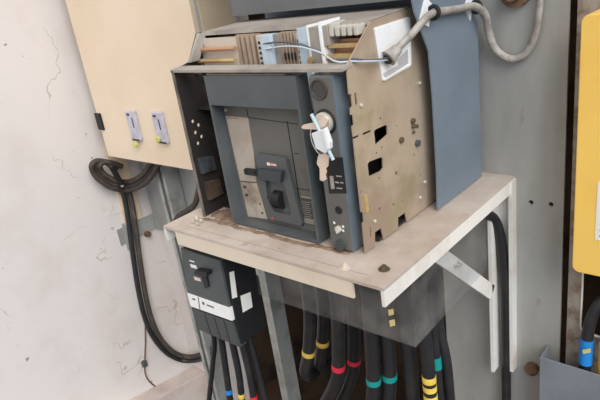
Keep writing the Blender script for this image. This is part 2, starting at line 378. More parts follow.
c = P(400.5, 140); bm = cyl(NB(), c, c + Vector((.005, 0, 0)), .0055, 14); obj('bushing', bm, M_zincd, sp)
c = P(364.8, 201); obj('latch_tab', box(NB(), XR, XR+.004, c.y-.004, c.y+.004, c.z-.02, c.z+.012), M_brass, sp)
# left plate, seen from inside, with five round holes
lout = [(.075, .003), (.075, .325), (.118, .334), (.152, .386), (.297, .388), (.347, .30), (.347, .003)]
lp = obj('side_plate', prism(NB(), [(-.518, y, z) for y, z in lout], (.004, 0, 0)), M_inner, crd, label='dark left side plate with five small round holes')
bm = NB()
for px, py in ((193.2, 121.3), (199, 125), (196, 132.5), (202, 136.5), (198.5, 143.3)):
    c = at(px, py, X=-.514); cyl(bm, c - Vector((.02, 0, 0)), c + Vector((.02, 0, 0)), .0042, 14)
cut(lp, bm)
obj('front_flange', box(NB(), -.520, -.514, .072, .076, .003, .325), mat('grimy_edge', (128,118,108), .7, c2=(84,76,70), scale=18), lp)
bm = NB()
prism(bm, [(-.512, .112, .334), (-.512, .150, .386), (-.512, .168, .384), (-.512, .135, .334)], (.010, 0, 0)); obj('flange', bm, M_greysh, lp, label='grey green folded flange on the upper left')
obj('back_plate', box(NB(), -.513, -.093, .338, .342, .003, .385), M_inner, crd)
obj('base_plate', box(NB(), -.513, -.093, .13, .338, .003, .007), M_inner, crd)
# dark mechanism blocks inside on the left
obj('contact_block', prism(NB(), [at(x, y, X=-.5135) for x, y in ((196.5, 158), (211, 155.5), (215, 169), (200.5, 174))], (.008, 0, 0), .001), mat('dim_block', (72,76,78), .5, c2=(48,46,44), scale=30), crd)
obj('contact_block', prism(NB(), [at(x, y, X=-.5135) for x, y in ((203, 182), (217, 178), (221, 193), (207, 200))], (.010, 0, 0), .001), mat('dim_brown', (84,66,52), .7, c2=(48,42,38), scale=24), crd)
# folded sheet across the front top
bm = prism(NB(), [(-.522, .072, .322), (-.522, .072, .327), (-.522, .100, .330), (-.522, .100, .326)], (.434, 0, 0)); obj('top_strip', bm, M_greysh, crd)
bm = prism(NB(), [(-.512, .163, .3865), (-.512, .297, .3905), (-.512, .297, .3885), (-.512, .166, .3845), (-.512, .164, .379), (-.512, .1615, .379)], (.419, 0, 0)); obj('top_sheet', bm, M_greysh, crd, label='light dusty sheet across the rear top')
obj('inner_wall', box(NB(), -.513, -.093, .205, .208, .22, .372), M_zinc, crd)
obj('inner_floor', box(NB(), -.513, -.093, .112, .205, .236, .24), M_inner, crd)
# ribbed arc chutes and terminal strips standing behind the opening
YT = .150
def Xs(px): return at(px, 46, Y=YT).x
def rib_block(p0, p1, n, notches=False):
    x0, x1 = Xs(p0), Xs(p1); w = (x1-x0)/n; bm = NB()
    for i in range(n):
        box(bm, x0+w*i, x0+w*(i+.55), YT+.004, .20, .24, .377); box(bm, x0+w*(i+.55), x0+w*(i+1), YT+.016, .20, .24, .372)
    o = obj('arc_chute', bm, M_rib, crd, label='brown ribbed arc chute')
    if notches:
        for k in range(4): obj('vent_slot', box(NB(), x0+w*(k+.7), x0+w*(k+1.05), YT+.002, YT+.006, .328, .340), M_black, o)
rib_block(235.5, 260, 5); rib_block(280, 300, 6, True)
def term(p0, p1, m, dy=0, slots=0, name='terminal_strip', top=.375):
    x0, x1 = Xs(p0), Xs(p1)
    o = obj(name, box(NB(), x0, x1, YT-.006+dy, .20, .24, top, .001), m, crd)
    for k in range(slots):
        z = .312 + k*.0095; obj('slot', box(NB(), x0+(x1-x0)*.25, x0+(x1-x0)*.85, YT-.0068+dy, YT-.004+dy, z, z+.0045), M_black, o)
    return o
term(259.5, 265, M_termb, 0, 6); term(265.2, 275.5, M_term, -.006); term(275.7, 280, M_greysh, .002)
term(299, 304.5, M_termb, 0, 6); t2 = term(304.7, 315, M_term, -.010, top=.384); term(316.6, 327, M_greysh, -.010, top=.384)
obj('divider', box(NB(), Xs(315.2), Xs(316.4), YT-.018, .19, .30, .388), M_white, crd)
obj('divider', box(NB(), Xs(327.2), Xs(328.6), YT-.018, .19, .30, .392), M_white, crd)
p = at(314, 60, Y=YT-.018); obj('terminal_screw', cyl(NB(), (p.x-.006, YT-.015, p.z), (p.x-.006, YT-.022, p.z), .006, 16), M_brass, t2)
x9 = -.0965
obj('divider', box(NB(), Xs(328.8), Xs(334), YT-.012, .19, .352, .385, .001), M_greysh, crd)
w9 = (x9-Xs(334.3))/5
for i in range(5): obj('terminal_comb', box(NB(), Xs(334.3)+i*w9, Xs(334.3)+(i+.62)*w9, YT-.010, .18, .366,   .382 if i else .388, .0015), M_gasket, crd)
for y, z, rr, mm in ((.146, .353, .0042, M_copper), (.140, .331, .0045, M_brass), (.125, .312, .004, M_copper)): obj('brass_bar', cyl(NB(), (-.513, y, z), (Xs(236), y, z), rr, 8), mm, crd)
obj('inner_strip', box(NB(), -.513, Xs(236), .155, .16, .25, .374), M_termb, crd)
obj('hook', ring(NB(), (-.475, .118, .318), (.3, 1, 0), .009, .0025), M_black, crd, smooth=True)
for y, z in ((.150, .350), (.142, .334), (.130, .316)): obj('brass_bar', box(NB(), Xs(329), x9+.002, y-.0045, y+.0045, z-.0035, z+.0035), M_brass, crd)
obj('copper_block', box(NB(), Xs(329), x9, .165, .19, .24, .358), M_copper, crd)
# control column right of the door
CX0, CXR, CF = -.158, -.111, .075
col_ = obj('control_column', box(NB(), CX0, CXR, CF, .112, .004, .316, .0015), mat('blue_grey_column', (106,117,124), .4, c2=(96,107,114), scale=8), crd, label='narrow blue grey control column with dials')
cp = lambda px, py: at(px, py, Y=CF)
obj('column_front', box(NB(), CX0+.001, CXR-.001, CF-.0025, CF, .006, .314, .001), M_front, col_)
c = cp(320, 89); bm = ring(NB(), c - Vector((0, .003, 0)), (0, 1, 0), .0155, .0022); cyl(bm, c - Vector((0, .0028, 0)), c, .0155, 28); obj('round_window', bm, mat('smoked_window', (70,66,62), .22), col_, smooth=True)
c = cp(326.5, 121.5); bm = cyl(NB(), c, c - Vector((0, .012, 0)), .0175, 32, bev=.002); obj('key_lock', bm, M_chrome, col_, smooth=True)
LK = c - Vector((0, .012, 0))
obj('lock_collar', ring(NB(), c - Vector((0, .003, 0)), (0, 1, 0), .0195, .0025), M_black, col_, smooth=True)
obj('sub_panel', front([(325.5, 157), (342, 157.5), (346, 193.5), (329, 193.5)], CF-.0028, .002), M_black, col_)
for pp in ([(329.5, 176), (333, 176), (334.5, 189), (331, 189)], [(336, 175.5), (341.5, 176), (341.6, 177.2), (336.1, 176.7)], [(335, 181.5), (338.5, 182), (338.8, 183.4), (335.3, 183)], [(340, 182), (343, 182.3), (343.3, 183.6), (340.3, 183.3)], [(336.5, 187.6), (342, 188), (342.2, 189.2), (336.8, 188.8)]): obj('panel_print', front(pp, CF-.0034, .0006), M_greysh, col_)
obj('sub_panel', front([(330, 202), (347, 202.5), (351, 248), (333.5, 248.5)], CF-.0028, .002), M_front, col_)
c = cp(339.7, 209.5); bm = ring(NB(), c - Vector((0, .003, 0)), (0, 1, 0), .0062, .0014); cyl(bm, c - Vector((0, .0034, 0)), c, .006, 20); obj('port', bm, M_black, col_, smooth=True)
c = cp(340, 228); bm = cyl(NB(), c, c - Vector((0, .009, 0)), .0062, 14, bev=.001); box(bm, c.x-.0015, c.x+.0015, c.y-.011, c.y-.008, c.z-.006, c.z+.006)
obj('selector_screw', bm, M_screw, col_, smooth=False)
bm = NB()
for dx, dz in ((-.009, .010), (.009, -.002), (.010, .006)): box(bm, c.x+dx-.002, c.x+dx+.002, CF-.0034, CF-.0026, c.z+dz-.002, c.z+dz+.002)
obj('selector_print', bm, M_white, col_)
c = cp(342.3, 244); bm = cyl(NB(), c, c - Vector((0, .010, 0)), .0105, 24, bev=.0015); box(bm, c.x-.009, c.x+.009, c.y-.0115, c.y-.009, c.z-.0012, c.z+.0012); obj('round_knob', bm, M_dgrey, col_, smooth=True)

# cable entry plate with a sleeve mouth on the right side plate
ep = obj('entry_plate', prism(NB(), [P(x, y) for x, y in ((373.2, 29), (374.5, 27.5), (407.5, 17), (409, 18.2), (410.2, 64), (409, 66.5), (384, 81), (381.5, 80.5))], (.003, 0, 0), .0008), M_white, crd, label='white plastic cable entry plate')
e = XR + .0032
bm = prism(NB(), [at(x, y, X=e) for x, y in ((383, 73.5), (408, 59.5), (408, 63.5), (385, 78))], (.0005, 0, 0)); prism(bm, [at(x, y, X=e) for x, y in ((397, 60), (407.6, 49), (408, 59.5), (399, 65))], (.0005, 0, 0))
obj('recess', bm, mat('recess_grey', (190,188,184), .5), ep)
obj('rim', tube(NB(), [at(x, y, X=e) for x, y in ((381.5, 66), (383, 80), (409, 65), (408.6, 47))], .0016, 8, 1), M_white, ep)

# ------------------------------------------------------------------ the drawout breaker and its door frame
BX0, BX1, BZ0, BZ1, BF, BR = -.425, -.189, .004, .315, .075, .110
brk = thing('circuit_breaker', 'large charcoal drawout circuit breaker with deep blue grey frame and pull handle', 'circuit breaker', (-.307, .2, .004))
bm = box(NB(), BX0, BX0+.005, BF, BR, BZ0, BZ1); box(bm, BX1-.005, BX1, BF, BR-.004, BZ0, BZ1); box(bm, BX0+.005, BX1-.005, BF, BR, BZ0, BZ0+.004); box(bm, BX0+.005, BX1-.005, BF, BR-.004, .258, BZ1)
obj('door_frame', bm, M_bezel, brk)
obj('top_lip', box(NB(), BX0+.01, BX1-.03, BF+.006, BR-.004, BZ1, BZ1+.0015), M_beige, brk, label='pale strip on the frame top')
obj('housing', box(NB(), BX0+.006, BX1-.006, BR, .30, BZ0+.002, .232), M_front, brk)
fc = obj('front_cover', box(NB(), BX0+.005, BX1-.005, BR-.005, BR, BZ0+.004, .258), M_front, brk)
Y1 = BR - .005
bm = NB()
for pp in ([(246, 108), (246.8, 108), (248.5, 117.5), (247.7, 117.5)], [(248, 117), (298, 124), (298, 124.8), (248, 117.8)], [(286.5, 121), (287.4, 121), (304, 226), (303, 226)], [(294, 153), (299, 153.6), (299, 154.2), (294, 153.6)], [(289, 187), (310, 190), (310, 190.7), (289, 187.7)]): front(pp, Y1-.0004, .0003, bm)
obj('panel_seam', bm, M_black, fc)
c = at(226.7, 109.8, Y=Y1); obj('cover_screw', cyl(NB(), c, c - Vector((0, .003, 0)), .003, 12), M_screw, fc)
lb = obj('name_panel', front([(225.6, 116), (248, 117.8), (254, 156), (256.5, 182), (240, 180.6)], Y1-.0012, .001), M_beige, fc, label='upper beige name panel')
bm = NB()
for k in range(7): front([(227+k*1.7, 117+k*.15), (228.2+k*1.7, 117.1+k*.15), (228.4+k*1.7, 118.2+k*.15), (227.2+k*1.7, 118.1+k*.15)], Y1-.0016, .0003, bm)
obj('name_print', bm, M_printr, lb)
lb = obj('lower_panel', front([(240.2, 182), (256.8, 183.4), (267.5, 219), (248, 216.5)], Y1-.0012, .001), M_beiged, fc, label='lower beige panel, dirty')
for pp in ([(243, 185.5), (246, 185.8), (246.4, 188.4), (243.4, 188.1)], [(245, 193.5), (248, 193.8), (248.4, 196.4), (245.4, 196.1)], [(259, 203), (260.5, 203.2), (260.8, 205), (259.3, 204.8)], [(261, 212), (263, 212.2), (263.3, 214), (261.3, 213.8)]): obj('panel_print', front(pp, Y1-.0016, .0003), M_print, lb)
rl = obj('data_label', front([(300.6, 195.4), (311.5, 197.2), (315.5, 226), (304.4, 223.5)], Y1-.001, .0008), M_print, fc, label='dark data label with fine print')
bm = front([(300.8, 195.4), (311.6, 197.2), (312, 199.4), (301.2, 197.6)], Y1-.0015, .0004)
for k in range(8):
    y = 201 + k*2.1; x = 301.6 + k*.33; front([(x, y), (x+9-(k % 3), y+1.4), (x+9.1-(k % 3), y+2.0), (x+.1, y+.6)], Y1-.0014, .0003, bm)
front([(304, 217.5), (313.8, 219.5), (314.6, 225), (304.8, 223)], Y1-.0013, .0003, bm)
obj('label_print', bm, mat('faint_print', (140,132,122), .6), rl)
# pull handle surround: a raised frame round a dark well
YH = Y1 - .010
hp = [(254.6, 154.4), (257, 153.6), (283, 157.5), (285.4, 160), (301.8, 224), (300.5, 226.5), (268.5, 219), (266.5, 216.5)]
hs = obj('handle_surround', front(hp, YH, .010, bev=.0012), M_handle, fc)
cut(hs, prism(NB(), pol([(263.5, 181.5), (282, 184.5), (289.5, 214), (287, 216.5), (272.5, 212.5), (265.5, 200)], Y=YH-.005), (0, .0125, 0)))
c = at(279, 199, Y=Y1-.003)
bm = NB(); cyl(bm, c + Vector((-.008, .0, 0)), c + Vector((.013, 0, 0)), .018, 32)
for i in range(9): ring(bm, c + Vector((-.006 + i*.0022, 0, 0)), (1, 0, 0), .018, .0006, 28, 6)
bmesh.ops.delete(bm, geom=[f for f in bm.faces if f.calc_center_median().y > Y1+.002], context='FACES')
obj('pump_wheel', bm, M_black, hs, smooth=True)
lv = obj('lever', front([(257.8, 169.3), (281.5, 172), (280, 183.3), (260, 179.8), (258, 177)], YH-.010, .011, bev=.0015), M_lever, hs, label='dark blue lever')
tb = obj('lock_tab', front([(243.4, 169.5), (245, 168.3), (258, 170), (258.5, 176.6), (244.6, 174.6)], YH-.006, .004), M_black, lv)
bm = NB()
for px, py in ((246.9, 171.4), (255.6, 172.9)):
    c = at(px, py, Y=YH-.006); cyl(bm, c - Vector((0, .01, 0)), c + Vector((0, .012, 0)), .0028, 12)
cut(tb, bm)
bm = front([(266, 161.8), (276.4, 163.2), (277, 167), (266.6, 165.6)], YH-.0005, .0006); obj('name_plate', bm, mat('faded_orange', (150,104,84), .6), hs)
bm = front([(266.8, 162.6), (269.6, 163), (270, 165.6), (267.2, 165.2)], YH-.001, .0006); front([(270.6, 164), (276, 164.8), (276.2, 165.8), (270.8, 165)], YH-.001, .0006, bm); obj('name_print', bm, M_white, hs)
c = at(272.6, 218.3, Y=YH); obj('red_button', cyl(NB(), c + Vector((0, .003, 0)), c - Vector((0, .0015, 0)), .0038, 16), mat('faded_red', (150,84,88), .6), hs)

# ------------------------------------------------------------------ keys hanging from the lock
kb = thing('key_bunch', 'bunch of two brass keys with pale blue tag hanging from the column lock', 'keys', tuple(LK))
yk = LK.y
def K(px, py, dy=0): return at(px, py, Y=yk - .012 + dy)
bm = cyl(NB(), LK + Vector((0, .004, 0)), LK - Vector((0, .014, 0)), .0035, 12); 
prism(bm, [K(302, 127), K(304, 124.5), K(318, 121.2), K(325, 116), K(330, 119.5), K(326, 126), K(317, 129.3), K(304, 128.7)], (0, -.0025, 0), .0006)
obj('key', bm, M_key, kb)
obj('key', prism(NB(), [K(319, 155), K(325, 153), K(329.5, 156), K(328.6, 166), K(326.5, 168.5), K(327.2, 172), K(326, 175), K(327, 179), K(324, 181), K(320.6, 179.5), K(320.4, 168), K(317.5, 163)], (0, -.0025, 0), .0006), M_key, kb)
obj('key_ring', tube(NB(), [K(x, y, -.001) for x, y in ((312, 127), (310.5, 133), (312, 142), (316, 150), (321, 155.5), (325, 156), (324, 152))], .0009, 8), M_chrome, kb, smooth=True)
tg = obj('tag', prism(NB(), [K(314.5, 132, -.004), K(324, 128.5, -.004), K(328, 126.5, -.004), K(333, 141, -.004), K(333, 147.5, -.004), K(328.4, 152, -.004), K(319, 147, -.004)], (0, -.009, 0), .0015), M_tagb, kb)
obj('tag_ridge', prism(NB(), [K(322.6, 131, -.0135), K(325, 130, -.0135), K(330, 148.5, -.0135), K(327.4, 149.5, -.0135)], (0, -.002, 0)), M_white, tg)
obj('tag_rod', cyl(NB(), K(311.3, 114, -.010), K(333.3, 160, -.010), .0030, 12), M_rod, tg)

# ------------------------------------------------------------------ wires and the grey sleeve
def wire(name, pts, rad, m, label, cat='cable', group=None, sub=8, seg=10):
    return tag(obj(name, tube(NB(), pts, rad, seg, sub), m, smooth=True), label, cat, group)
mouth = P(384, 58) + Vector((.012, -.004, 0))
wire('control_wire', [at(262, 44, Y=.140), at(281, 42, Y=.134), at(300, 44, Y=.128), at(318, 51.5, Y=.120), at(335, 60, Y=.106), at(352, 61, X=-.093) + Vector((.006, -.004, .004)), at(368, 60.2, X=-.078), mouth + Vector((.001, 0, .001)), mouth + Vector((.012, .02, .008))], .0017, M_wireb, 'dark grey thin wire from the terminal strip into the white sleeve')
wire('control_wire', [at(266, 49, Y=.136), at(282, 46.5, Y=.132), at(300, 47, Y=.126), at(320, 52.5, Y=.114), at(336, 61.5, Y=.094), at(353, 62.3, X=-.093) + Vector((.006, -.006, .003)), at(369, 61.3, X=-.076), mouth - Vector((0, 0, .002)), mouth + Vector((.012, .02, .005))], .0015, M_wirew, 'pale thin wire beside the dark one on the terminal strip')
slv = thing('wire_sleeve', 'grey ribbed cable sleeve looping from the white plate over to the back wall', 'cable sleeve', tuple(mouth))
sleeve_pts = [mouth, at(398, 48, X=-.068), at(412, 34, X=-.056), at(424, 20, X=-.050), at(434, 13, X=-.050), at(455, 9.5, X=-.050), at(474, 6.5, X=-.046), at(485, 15, X=-.038), at(489, 33, Y=.497), at(496, 50, Y=.505), at(511, 59, Y=.508), at(525, 54, Y=.508), at(534, 38, Y=.508), at(538, 18, Y=.508), at(541, -12, Y=.508), at(542, -40, Y=.508), at(543, -110, Y=.508), at(543.5, -190, Y=.508)]
obj('braid', tube(NB(), sleeve_pts, .0078, 14, 8, .8), M_sleeve, slv, smooth=True)
bm = tube(NB(), [mouth - Vector((0, .002, 0)), mouth + (sleeve_pts[1]-mouth)*.35, sleeve_pts[1]], .012, 20, 4, radii=(.0145, .0088)); obj('sleeve_mouth', bm, M_sleeve, slv, smooth=True)
obj('mouth_hole', cyl(NB(), mouth - Vector((.0002, .0042, .0012)), mouth + Vector((0, .001, 0)), .0085, 18), M_inner, slv)
for i, (px, py) in enumerate(((427, 15), (470, 8))):
    X_ = -.062
    lab = ('white adhesive mount with black tie near the front edge of the blue cover', 'white adhesive mount with black tie near the back edge of the blue cover')[i]
    c = at((433.5, 476)[i], (12.5, 7)[i], X=-.050)
    tm = thing('cable_tie_mount', lab, 'cable mount', (X_, c.y, c.z), 'tie mounts on the blue cover')
    pp = ([(420, 22), (426, -3), (432, 4), (429, 27)], [(465.5, 6), (469.5, -4), (474, 2), (470.5, 21)])[i]
    obj('base', prism(NB(), [at(x, y, X=X_+.0035) for x, y in pp], (-.003, 0, 0)), M_white, tm)
    ax = (sleeve_pts[5] - sleeve_pts[4]) if i == 0 else (sleeve_pts[6]-sleeve_pts[5])
    bm = ring(NB(), c, ax, .0105, .0035, 24, 8); box(bm, X_+.003, c.x, c.y-.003, c.y+.003, c.z-.004, c.z+.004)
    obj('tie', bm, M_black, tm, smooth=True)
# pipe stub at the top of the back sheet
c = at(517, -9, Y=YB); tag(obj('pipe_flange', cyl(cyl(NB(), c, c - Vector((0, .012, 0)), .03, 28), c, c - Vector((0, .03, 0)), .016, 20), M_rust), 'rusty round flange at the top edge inside the sleeve loop', 'flange')

# ------------------------------------------------------------------ small breaker under the shelf
MX0, MX1, MZ0, MZ1, MY = -.556, -.42, -.278, -.058, .02
mc = thing('small_breaker', 'small grey moulded case breaker with white label hung under the shelf', 'circuit breaker', (-.488, .06, MZ0))
obj('case', box(NB(), MX0, MX1, MY+.006, .108, MZ0+.002, MZ1, .002), M_black, mc, label='black case side')
def G(px, py): return at(px, py, Y=MY)
fcv = obj('front_cover', front([(180.5, 248.5), (219.5, 260.6), (229.5, 309), (188, 293.5)], MY, .006), M_dgrey, mc)
obj('label_strip', front([(187.2, 293.2), (229.8, 308.3), (232.2, 321), (190.6, 306.2)], MY-.002, .008), M_white, mc, label='white label strip with small print')
bm = front([(197.6, 297), (198.3, 297.2), (200.2, 309.4), (199.5, 309.2)], MY-.0026, .0005)
c = at(203.2, 303.4, Y=MY-.0026); cyl(bm, c + Vector((0, .0005, 0)), c, .0042, 14)
for k in range(5): front([(206.5+k*1.5, 304.2+k*.55), (207.5+k*1.5, 304.6+k*.55), (207.8+k*1.5, 306.2+k*.55), (206.8+k*1.5, 305.8+k*.55)], MY-.0026, .0005, bm)
front([(192, 298), (195, 299), (195.3, 300.4), (192.3, 299.4)], MY-.0026, .0005, bm)
obj('label_print', bm, M_print, mc)
tc_ = obj('terminal_cover', front([(191.6, 308), (232.4, 322.5), (240, 347.5), (203.6, 331.5), (199, 330)], MY+.001, .02), M_lgrey, mc)
bm = NB()
for k in range(3):
    x = 204 + k*9.5; y = 314 + k*3.4
    front([(x, y), (x+.7, y+.2), (x+7.5, y+21.5), (x+6.8, y+21.2)], MY+.0004, .0006, bm)
    for (dx, dy) in ((-1.8, 2.2), (.2, 16)):
        c = at(x+dx+3, y+dy, Y=MY+.0004); cyl(bm, c, c + Vector((0, .0006, 0)), .0018, 10)
obj('cover_groove', bm, M_black, tc_)
pt = front([(193.5, 272), (195, 270.6), (206.5, 272.4), (207, 276), (205, 277.4), (194.6, 274.8)], MY-.016, .016, bev=.001)
front([(201.5, 276), (206.5, 277.5), (208.5, 287), (205, 289), (203.4, 284)], MY-.004, .004, pt)
obj('toggle', pt, M_black, fcv)
obj('toggle_patch', front([(193.5, 276.5), (200, 278.4), (200.8, 281.6), (194.8, 280)], MY-.0008, .001), M_key, fcv)
bm = NB()
for pp in ([(189, 260), (194, 261.4), (194.3, 262.6), (189.3, 261.2)], [(190, 264), (196, 265.6), (197, 269), (191, 267.4)]): front(pp, MY-.0006, .0005, bm)
obj('cover_print', bm, M_white, fcv)
s = MX1 + .0006
obj('side_sticker', prism(NB(), [at(x, y, X=s) for x, y in ((229.4, 272.5), (234, 271), (237.4, 297), (232.4, 298.6))], (-.0005, 0, 0)), M_paper, mc, label='narrow white sticker on the black side')
obj('side_sticker', prism(NB(), [at(x, y, X=s) for x, y in ((240.4, 296), (250.6, 292), (252.6, 307), (243, 312.6))], (-.0005, 0, 0)), M_paper, mc, label='square white sticker on the black side')
obj('hanger_plate', box(NB(), MX0+.012, MX1-.012, .108, .112, -.26, -.0052), M_galv, mc)
def banded(name, pts, rad, bands, label, group, bm_seg=14, m=M_cable):
    """bands: list of (pixel y on the cable, material, height)"""
    root = thing(name, label, 'cable', tuple(pts[-1]), group)
    obj('sheath', tube(NB(), pts, rad, bm_seg, 8), m, root, smooth=True)
    P_ = smooth_path(pts[:4] if len(pts) > 7 else pts, 24)
    for py, mt, h in bands:
        best = min(P_, key=lambda p: abs(proj(p)[1] - py)); i = P_.index(best); dirv = (P_[min(i+1, len(P_)-1)] - P_[max(i-1, 0)]).normalized()
        obj('tape_band', tube(NB(), [best - dirv*h/2, best + dirv*h/2], rad+.0007, 18, 1), mt, root, smooth=True)
    return root
def proj(p):
    v = p - Vector(CAM); return 300 + FPX*v.dot(r)/v.dot(fw), 200 + FPX*v.dot(d)/v.dot(fw)
def down(pxs, Y, ztop, extra=.3):
    """a cable hanging in plane Y through the given sight lines, on down to the floor"""
    pts = [at(q[0], q[1], Y=Y if len(q) < 3 else q[2]) for q in pxs]
    if ztop is not None and pts[0].z < ztop: pts.insert(0, Vector((pts[0].x, Y, ztop)))
    e = pts[-1]; e2 = e + (e - pts[-2]).normalized()*.2
    return pts + [e2, Vector((e2.x, e2.y, ZF+.02))]
g = 'cables under the small breaker'
banded('feeder_cable', down([(221, 338), (226, 372), (230, 400)], .055, -.275), .0085, [(391, M_blue, .014)], 'black cable with one blue tape band under the small breaker', g)
banded('feeder_cable', down([(232, 341), (238.5, 372), (242, 400)], .060, -.275), .0085, [(394.5, M_yel, .014)], 'black cable with one yellow tape band under the small breaker', g)
banded('feeder_cable', down([(242.5, 345), (249, 372), (254, 400)], .064, -.275), .0085, [(398, M_red, .016)], 'black cable with red tape at the picture bottom under the small breaker', g)
banded('feeder_cable', down([(250, 342), (258, 372), (265, 400)], .085, -.275), .0085, [], 'plain black cable, rightmost of those under the small breaker', g)
banded('feeder_cable', down([(214, 338), (213, 360), (209, 400)], .075, -.275), .007, [], 'plain black cable, leftmost of those under the small breaker', g)

# ------------------------------------------------------------------ struts behind
for i, (x0, x1, z1) in enumerate(((-1.287, -1.235, cz0-.002), (-.832, -.799, -.04))):
    bm = box(NB(), x0, x0+.006, .462, .524, ZF, z1); box(bm, x1-.006, x1, .462, .524, ZF, z1); box(bm, x0+.006, x1-.006, .519, .524, ZF, z1)
    box(bm, x0+.006, x0+.016, .462, .467, ZF, z1); box(bm, x1-.016, x1-.006, .462, .467, ZF, z1)
    tag(obj('steel_strut', bm, M_galv), ('galvanised upright strut under the cream cabinet left of the small breaker', 'galvanised upright strut seen between small breaker cables and yellow banded cables')[i], 'strut', 'struts on the back wall')
# dark cables and dirt on a cross rail behind the shelf's left end
wire('black_cable', [at(181, 240, Y=.40), at(175, 226, Y=.40), at(178, 217, Y=.40), at(187, 211, Y=.40), at(195, 204, Y=.40), at(199, 190, Y=.40), at(203, 172, Y=.40)], .010, M_cabled, 'dusty dark cable behind the shelf beside the black left plate')

# ------------------------------------------------------------------ clear guard under the shelf
ya, xa = .106, -.02
c0 = at(415, 346, Y=ya); cl = at(250, 291, Y=ya); cr = at(487, 267, X=xa); zt = -.0055
bm = NB()
A = [(cl.x-.005, ya, zt), (cl.x, ya, cl.z), (xa, ya, c0.z), (xa, .41, cr.z), (xa, .41, zt), (xa, ya, zt)]
v = [bm.verts.new(p) for p in A]
bm.faces.new((v[0], v[1], v[2], v[5])); bm.faces.new((v[5], v[2], v[3], v[4]))
bmesh.ops.recalc_face_normals(bm, faces=bm.faces)
bmesh.ops.solidify(bm, geom=bm.faces[:], thickness=.003)
gd = thing('plastic_guard', 'bent clear plastic guard sheet hanging under the shelf in front of cables', 'guard', (-.2, .2, -.19))
obj('sheet', bm, M_acr, gd)
bm = NB()
for pp in ([(386.8, 304), (392, 303), (392.5, 308.5), (387.5, 310)], [(388.2, 320.6), (393.6, 319), (394.6, 326), (389.6, 328)]):
    pass
M_st = mat('faded_sticker', (214,196,136), .6)
obj('sticker', front([(388, 310), (393, 309), (393.6, 314.6), (388.8, 315.8)], ya-.0045, .001), M_st, gd)
obj('sticker', front([(389.2, 320.5), (394.4, 319.5), (395, 325.6), (390, 326.8)], ya-.0045, .001), M_st, gd)

# ------------------------------------------------------------------ the big cables
def bend(pxs, Y):
    pts = [at(x, y, Y=Y) for x, y in pxs]; pts.insert(0, Vector((pts[0].x, Y, -.06))); e = pts[-1]
    return pts + [e + Vector((-.006, .008, -.028)), e + Vector((-.014, .032, -.048)), e + Vector((-.03, .09, -.06)), e + Vector((-.06, .22, -.07)), e + Vector((-.08, .38, -.10))]
g = 'big power cables behind the clear guard'
R1 = .0160
banded('power_cable', bend([(309.5, 305), (308.5, 352), (305.5, 368)], .20), R1, [(352.5, M_yel, .014)], 'thick black cable with pale yellow band, front one of the yellow pair', g)
banded('power_cable', bend([(323, 305), (322.5, 342), (320.5, 360)], .245), R1, [(342.5, M_yel, .014)], 'thick black cable with ochre yellow band, rear one of the yellow pair', g)
banded('power_cable', down([(337, 305), (338.5, 366), (335, 384, .185), (327, 400, .21), (318, 412, .25)], .18, -.06), R1, [(366.5, M_red, .015)], 'thick black cable with red band, front one of the red pair', g)
banded('power_cable', down([(353, 305), (354, 359), (352, 376), (346, 394, .24), (338, 408, .27)], .235, -.06), R1, [(360, M_red, .013)], 'thick black cable with red band, rear one of the red pair', g)
banded('power_cable', down([(369.5, 310), (373.5, 380), (372.5, 402)], .165, -.06), R1, [(380.5, M_teal, .014)], 'thick black cable with teal band, left one of the teal pair', g)
banded('power_cable', down([(385, 310), (389.5, 376), (388, 402)], .19, -.06), R1, [(376.5, M_teal, .014)], 'thick black cable with teal band, right one of the teal pair', g)
banded('power_cable', down([(403, 310), (410, 360), (413, 402)], .21, -.06), R1, [], 'plain thick black cable between the teal bands and the triple yellow bands', g)
banded('power_cable', down([(421, 310), (426.5, 350), (431, 402)], .20, -.06), R1*.88, [(377.5, M_yel, .015), (386.5, M_yel, .013), (396, M_yel, .014)], 'thick black cable with three pale yellow bands', g)
banded('power_cable', down([(432, 320), (436, 362), (440, 402)], .25, -.06), .011, [(362, M_teal, .03)], 'black cable with teal tape behind the triple yellow bands', g)
banded('power_cable', down([(438, 320), (446, 362), (450, 402)], .27, -.06), .012, [], 'plain black cable, rightmost of the bunch behind the guard', g)
# black cable in the upright channel, turning in under the shelf
wire('black_cable', [at(470, 216, Y=.42) , at(484, 214, Y=.455), at(494, 219, Y=.488), at(500, 235, Y=.497), at(503.5, 265, Y=.499), at(505.5, 300, Y=.50), at(506, 350, Y=.50), at(506.5, 402, Y=.50), Vector((at(507, 420, Y=.50).x, .50, ZF+.02))], .0112, M_cable, 'black cable running down inside the white upright channel', seg=14)

# ------------------------------------------------------------------ cables on the left wall
g = 'cables looped on the left wall'
XW = XL + .02
def W(px, py, dx=0): return at(px, py, X=XW+dx)
def coil_pts(k, dx):
    base = [(160, 142), (157, 156), (151, 170), (141, 181), (128, 186), (114, 184), (103, 178), (97, 171), (96, 165), (101, 161.5), (110, 163), (118, 168)]
    out = []
    for i, (x, y) in enumerate(base):
        v = Vector((x-126, y-165)); v = v.normalized()
        x2, y2 = x + v.x*k*4.2, y + v.y*k*4.2
        out.append(at(x2, y2, Y=.425 - abs(dx)) if i < 4 else at(x2, y2, X=XW + dx + (.02 if i < 8 else .03)))
    return out
for k, dx in ((0, 0), (-1, .012), (1, .008)):
    wire('looped_cable', coil_pts(k, dx), .0098, M_cabled, {0: 'dusty looped cable under the cream cabinet, middle strand of the loop', -1: 'dusty looped cable under the cream cabinet, inner strand of the loop', 1: 'dusty looped cable under the cream cabinet, outer lowest strand of the loop'}[k], 'cable', g, seg=12)
wire('cable_end', [W(112, 168, .055), W(117, 176, .055), W(121.5, 184, .055)], .010, M_black, 'short black cable end with pale tip inside the loop')
